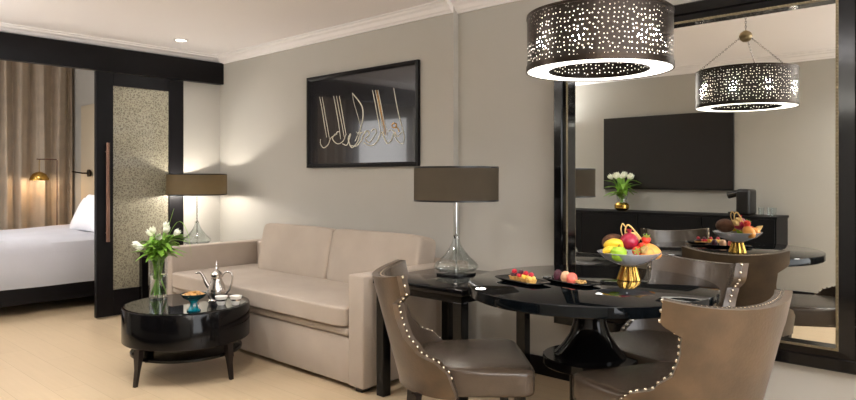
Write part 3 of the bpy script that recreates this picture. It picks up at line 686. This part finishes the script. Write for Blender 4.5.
plate('black rectangular plate with coloured round sweets, nearest the fruit bowl', *P2, PR)
def on(P, a, b, h): c, s = math.cos(PR), math.sin(PR); return (P[0]+a*c-b*s, P[1]+a*s+b*c, TZ+h)
M_tart = mat('tart_pastry', (206, 160, 90), .6, var=.2, vscale=60)
M_cream = mat('pastry_cream', (240, 205, 110), .4)
spots = [(-.062, .010, 'dark red berry tart at the far left end of the left plate', M_berry, M_red), (-.022, .014, 'berry tart second from the left on the left plate', M_red, M_berry), (.020, .006, 'yellow fruit tart in the middle of the left plate', M_yel, M_red), (.066, -.004, 'creamy tart with red raspberry at the right end of the left plate', M_cream, M_red)]
for a, b, lb, m1, m2 in spots:
    t = thing('tart', lb, 'dessert', on(P1, a, b, .0065)); t.scale = (1.2, 1.2, 1.15); rr = random.Random(int(a*1000))
    bm = BM(); lathe(bm, [(0, 0), (.016, 0), (.021, .014), (.018, .014), (.0, .010)], 20, flute=.05, nfl=10); obj('pastry_case', bm, M_tart, t)
    bm = BM()
    for k in range(4): ball(bm, (.010*math.cos(k*1.57), .010*math.sin(k*1.57), .019), .0085, u=10, v=7)
    obj('fruit_topping', bm, m1, t)
    bm = BM(); ball(bm, (0, 0, .031), .0105, u=12, v=8); obj('top_berry', bm, m2, t)
for a, b, r, lb, m in ((-.085, .008, .021, 'dark plum round sweet at the left end of the right plate', M_berry), (-.032, .004, .023, 'pale beige round sweet in the middle of the right plate', mat('beige_cream', (226, 178, 140), .45, var=.1, vscale=50)), (.020, -.010, .024, 'coral pink round sweet on the right plate', mat('coral_cream', (226, 112, 96), .45, var=.1, vscale=50))):
    bm = BM(); lathe(bm, [(0, 0), (r*.8, .001), (r, .010), (r*1.0, .022), (r*.8, .036), (r*.4, .044), (0, .045)], 24)
    tag(obj('round_sweet', bm, m, None, loc=on(P2, a, b, .0065)), lb, 'dessert')
bm = BM(); rr = random.Random(5)
for k in range(22): ball(bm, (rr.uniform(-.02, .02), rr.uniform(-.012, .012), .006+rr.random()*.01), .006, (1, 1.2, .8), 7, 5)
tag(obj('crumble', bm, mat('golden_crumble', (190, 150, 90), .6, var=.3, vscale=90), None, loc=on(P2, .066, -.006, .0065)), 'small heap of golden crumble on the right plate', 'dessert', kind='stuff')

# ================================================================== CHANDELIER
def chandelier(x, y, zb):
    t = thing('chandelier', 'round perforated dark metal drum chandelier with glowing ring over the dining table', 'chandelier', (x, y, zb))
    R, H = .308, .245; r2 = .212
    def cyl(bm, r, z0, z1, n=96):
        uvl = bm.loops.layers.uv.new('UVMap')
        a = [bm.verts.new((r*math.cos(2*PI*i/n), r*math.sin(2*PI*i/n), z0)) for i in range(n)]; b = [bm.verts.new((q.co.x, q.co.y, z1)) for q in a]
        for i in range(n):
            j = (i+1) % n; f = bm.faces.new((a[i], a[j], b[j], b[i])); L = 2*PI*r
            for lp, uvc in zip(f.loops, ((i/n*L, z0), ((i+1)/n*L, z0), ((i+1)/n*L, z1), (i/n*L, z1))): lp[uvl].uv = uvc
    bm = BM(); cyl(bm, R, .022, H-.01); obj('perforated_drum', bm, M_perf, t, angle=80)
    bm = BM(); cyl(bm, r2, .012, H-.02); obj('inner_drum', bm, M_perf, t, angle=80)
    bm = BM(); lathe(bm, [(R-.002, 0), (R+.004, 0), (R+.004, .024), (R-.002, .024)], 96, close=True); lathe(bm, [(R-.002, H-.012), (R+.003, H-.012), (R+.003, H), (R-.002, H)], 96, close=True); lathe(bm, [(r2-.003, .002), (r2+.002, .002), (r2+.002, .012), (r2-.003, .012)], 96, close=True)
    obj('rim', bm, M_darkmetal, t)
    bm = BM(); lathe(bm, [(r2+.003, .003), (R-.003, .003), (R-.003, .010), (r2+.003, .010)], 96, close=True); obj('ring_diffuser', bm, M_diff, t)
    bm = BM(); lathe(bm, [(.262, .012), (.262, H-.02), (.265, H-.02), (.265, .012)], 72, close=True); obj('inner_liner', bm, M_liner, t)
    for k in (-56, -16, 37, 53, 108, 150, 196, 245):
        a = math.radians(k-62); bx, by = .287*math.cos(a), .287*math.sin(a)
        bm = BM(); ball(bm, (0, 0, 0), .027, (.5, 1, 1), u=14, v=10); bmesh.ops.transform(bm, matrix=Matrix.Translation((bx, by, .105)) @ Matrix.Rotation(a, 4, 'Z'), verts=bm.verts); obj('bulb', bm, M_bulb, t)
        l = light('chandelier_bulb_light', 'POINT', (x+bx*.98, y+by*.98, zb+.14), 1.2, (1, .93, .82), shadow_soft_size=.02)
    top = .66
    bm = BM()
    lathe(bm, [(0, .435), (.02, .438), (.036, .452), (.042, .472), (.036, .492), (.02, .506), (.006, .512), (0, .512)], 28); obj('hub_ball', bm, mat('antique_brass', (150, 132, 100), .3, 1), t)
    for k in range(3):
        a = 2*PI*k/3+.5; bm = BM(); p0 = Vector((.036*math.cos(a), .036*math.sin(a), .462)); p1 = Vector(((R-.01)*math.cos(a), (R-.01)*math.sin(a), H)); n = 26
        for q in range(n):
            c = p0.lerp(p1, (q+.5)/n); d_ = (p1-p0).normalized(); rot = d_.to_track_quat('X', 'Y').to_matrix().to_4x4() @ Matrix.Rotation((q % 2)*PI/2, 4, 'X')
            link = []
            for s in range(9): th = 2*PI*s/8; link.append((Matrix.Translation(c) @ rot) @ Vector((.0095*math.cos(th), .0048*math.sin(th), 0)))
            tube(bm, link, .0016, 5)
        obj('chain', bm, M_silver, t)
    bm = BM(); n = 18; zt = ZC-zb-.02
    for q in range(n):
        c = Vector((0, 0, .512+(zt-.512)*(q+.5)/n)); rot = Matrix.Rotation(PI/2, 4, 'Y') @ Matrix.Rotation((q % 2)*PI/2, 4, 'X'); link = [(Matrix.Translation(c) @ rot) @ Vector((.011*math.cos(2*PI*s/8), .0055*math.sin(2*PI*s/8), 0)) for s in range(9)]
        tube(bm, link, .002, 5)
    obj('chain', bm, M_silver, t)
    bm = BM(); lathe(bm, [(0, ZC-zb-.022), (.03, ZC-zb-.022), (.055, ZC-zb-.008), (.055, ZC-zb-.001), (0, ZC-zb-.001)], 32); obj('ceiling_rose', bm, M_darkmetal, t)
chandelier(4.885, -1.045, 1.745)

# ================================================================== OPPOSITE WALL (seen in the mirror)
t = thing('television', 'large black flat wall television reflected in the mirror', 'television', (3.135, YF, 1.58))
obj('casing', box(BM(), -.765, .765, .002, .05, -.435, .435, .004), M_plastic, t); obj('screen', box(BM(), -.755, .755, .05, .053, -.42, .427), M_tv, t, smooth=False)
t = thing('console_cabinet', 'long black gloss wall console under the television, reflected in the mirror', 'cabinet', (3.0, YF+.24, 0))
obj('body', box(BM(), -1.43, 1.43, -.215, .20, .38, .87, .003), M_satin, t, smooth=False)
obj('worktop', box(BM(), -1.44, 1.44, -.22, .22, .87, .895, .003), M_satin, t, smooth=False)
for k in range(4):
    x0 = -1.42+k*.71; dd = obj('door', box(BM(), x0+.004, x0+.706, .20, .218, .385, .865, .002), M_satin, t, smooth=False)
VC = (2.72, -3.68, .895)
t = thing('flower_vase', 'small glass vase with gold base on the console, reflected in the mirror', 'vase', VC)
bm = BM(); lathe(bm, [(0, 0), (.05, 0), (.085, .03), (.085, .07), (.06, .095), (0, .095)], 32); obj('gold_base', bm, M_gold, t)
bm = BM(); lathe(bm, [(.06, .096), (.055, .12), (.07, .2), (.066, .2), (.051, .12), (.056, .096)], 32, close=True); obj('vase_body', bm, M_glass, t)
sp = []
for k in range(11):
    a = k*2.4; q = .115*math.sqrt((k+.5)/11); sp.append((q*math.cos(a), q*math.sin(a), .40-.5*q*.5))
tulips(VC, sp, .10, .19, ['white tulip in the gold-based vase, seen only in the mirror'], 'white tulips in the console vase', 1.35, 2, .05)
t = thing('coffee_machine', 'black capsule coffee machine on the console, reflected in the mirror', 'coffee machine', (4.09, -3.68, .895))
obj('body', box(BM(), -.06, .08, -.12, .12, 0, .27, .03, 4), M_plastic, t)
bm = BM(); tube(bm, [(-.17, 0, .20), (-.06, 0, .23)], .035, 16); obj('brew_head', bm, M_plastic, t)
bm = BM(); lathe(bm, [(0, 0), (.05, 0), (.05, .03), (0, .03)], 24, cx=-.12); obj('drip_tray', bm, M_plastic, t)
for k, (x, y) in enumerate(((4.26, -3.62), (4.33, -3.66), (4.38, -3.60))):
    bm = BM(); lathe(bm, [(0, 0), (.024, 0), (.030, .085), (.028, .085), (.0225, .004), (0, .004)], 24)
    tag(obj('drinking_glass', bm, M_glass, None, loc=(x, y, .895)), 'clear drinking glass on the console, %s the coffee machine in the mirror' % ('next to', 'second from', 'third from')[k], 'glass', 'glasses on the console')

# ================================================================== BEDROOM
bed = thing('bed', 'bed with white covers and black base in the bedroom beyond the sliding door', 'bed', (-1.55, -1.62, 0))
obj('bed_base', box(BM(), -.93, .93, -1.1, 1.12, .10, .33, .01), M_blackm, bed, smooth=False)
for x in (-.85, .85):
    for y in (-1.0, 1.0): obj('leg', box(BM(), x-.03, x+.03, y-.03, y+.03, 0, .10), M_leg, bed, smooth=False)
bm = BM(); soft(bm, 1.76, 2.12, .33, p=12, n=10, M=Matrix.Translation((0, .0, .50))); obj('mattress', bm, M_white, bed)
du = thing('duvet', 'smooth white duvet spread over the bed and hanging over its side', 'duvet', (-1.55, -1.62, 0))
bm = BM(); n1, n2 = 60, 50; G = []
for i in range(n1+1):
    row = []
    for j in range(n2+1):
        a = -1.36+2.72*i/n1; b = -1.13+2.21*j/n2       # arc length across, along
        lim = .95; ax = abs(a)
        if ax <= lim-.08: x, z = a, .70
        elif ax <= lim+.046: th = (ax-lim+.08)/.126*PI/2; x = math.copysign(lim-.08+.08*math.sin(th), a); z = .70-.08*(1-math.cos(th))
        else: x = math.copysign(lim+.012*math.sin(b*9+1)*(ax-lim-.046)*3, a); z = .62-(ax-lim-.046)
        z += .010*math.sin(b*5+a*3)*(ax < lim)+.006*math.sin(a*11+b*4)*(ax < lim); row.append(bm.verts.new((x, b, z)))
    G.append(row)
for i in range(n1):
    for j in range(n2): bm.faces.new((G[i][j], G[i+1][j], G[i+1][j+1], G[i][j+1]))
bmesh.ops.solidify(bm, geom=bm.faces[:], thickness=.012)
obj('cover', bm, M_white, du)
for k, (x, y, z, tilt, lb) in enumerate(((-1.30, -.80, .89, 62, 'white pillow propped nearest the door at the head of the bed'), (-1.62, -.72, .84, 65, 'white pillow propped on the far half of the bed head'))):
    bm = BM(); soft(bm, .68, .46, .17, p=12, n=16)
    for v_ in bm.verts:
        a_, b_ = abs(v_.co.x)/.34, abs(v_.co.y)/.23
        v_.co.z *= .10+.90*max(0, (1-a_**3))**.6*max(0, (1-b_**3))**.6; v_.co.x *= 1-.06*(1-b_*b_); v_.co.y *= 1-.08*(1-a_*a_)
    tag(obj('pillow', bm, M_white, None, loc=(x-.12, y, z), rot=(math.radians(tilt), 0, math.radians(4))), lb, 'pillow', 'white bed pillows')
hb = thing('headboard_panel', 'tall cream upholstered panel on the bedroom wall behind the pillows', 'panel', (-1.5, -.45, 0))
obj('padding', box(BM(), -1.17, 1.35, -.035, -.002, .05, 2.2, .01), M_panel, hb)
cu = thing('curtain', 'floor-length taupe satin curtain in deep folds across the bedroom end', 'curtain', (-2.95, -2.5, 0))
bm = BM(); n = 420; y0, y1 = -1.95, 2.0; cols = []
for i in range(n+1):
    t_ = i/n; y = y0+(y1-y0)*t_; ph = t_*2*PI*20; w_ = .05*math.sin(ph+.6*math.sin(t_*31))+.012*math.sin(ph*2.3+1)
    cols.append([bm.verts.new((w_*(.7+.3*k/6), y+.012*math.sin(ph*.5+k*.5), .02+2.78*k/6)) for k in range(7)])
for a, b in zip(cols, cols[1:]):
    for k in range(6): bm.faces.new((a[k], b[k], b[k+1], a[k+1]))
bmesh.ops.solidify(bm, geom=bm.faces[:], thickness=.004)
obj('drape', bm, M_curtain, cu)
bm = BM(); tube(bm, [(-.0, y0, 2.82), (0, y1, 2.82)], .014, 10); obj('rail', bm, M_darkmetal, cu)
# bedside table and lamp
t = thing('bedside_table', 'dark bedside table hidden beyond the far side of the bed', 'side table', (-2.74, -.86, 0))
obj('body', box(BM(), -.13, .13, -.22, .22, .0, .50, .005), M_blackm, t, smooth=False)
t = thing('reading_lamp', 'brass dome reading lamp on a stem in front of the bedroom curtain', 'lamp', (-2.74, -.80, .50), 0)
bm = BM(); lathe(bm, [(0, 0), (.06, 0), (.06, .012), (0, .012)], 24); obj('lamp_base', bm, M_gold, t)
bm = BM(); tube(bm, [(0, .06, .006), (0, .06, 1.0), (0, .055, 1.012), (0, -.17, 1.012)], .0075, 8); obj('stem', bm, M_bronze, t)
bm = BM(); lathe(bm, [(.006, .86), (.03, .855), (.075, .83), (.105, .78), (.108, .75), (.104, .75), (.10, .779), (.07, .825), (.03, .848), (.006, .853)], 32, cy=-.14, close=True); obj('lamp_shade', bm, M_gold, t)
bm = BM(); tube(bm, [(0, -.14, 1.01), (0, -.14, .85)], .004, 6); obj('hanger', bm, M_gold, t)
bm = BM(); ball(bm, (0, -.14, .79), .03); obj('bulb', bm, emit('reading_bulb', (255, 210, 150), 14), t)
light('reading_lamp_light', 'POINT', (-2.74, -.94, 1.23), 5, (1, .75, .5), shadow_soft_size=.03)
t = thing('wall_light', 'small dark round wall light with a thin arm on the cream panel', 'lamp', (-2.3, -.507, 1.34))
bm = BM(); tube(bm, [(0, 0, 0), (0, -.025, 0)], .045, 24); obj('back_plate', bm, M_darkmetal, t)
bm = BM(); tube(bm, [(0, -.024, 0), (-.05, -.07, .0), (-.30, -.10, .02)], .009, 10); obj('arm', bm, M_darkmetal, t)
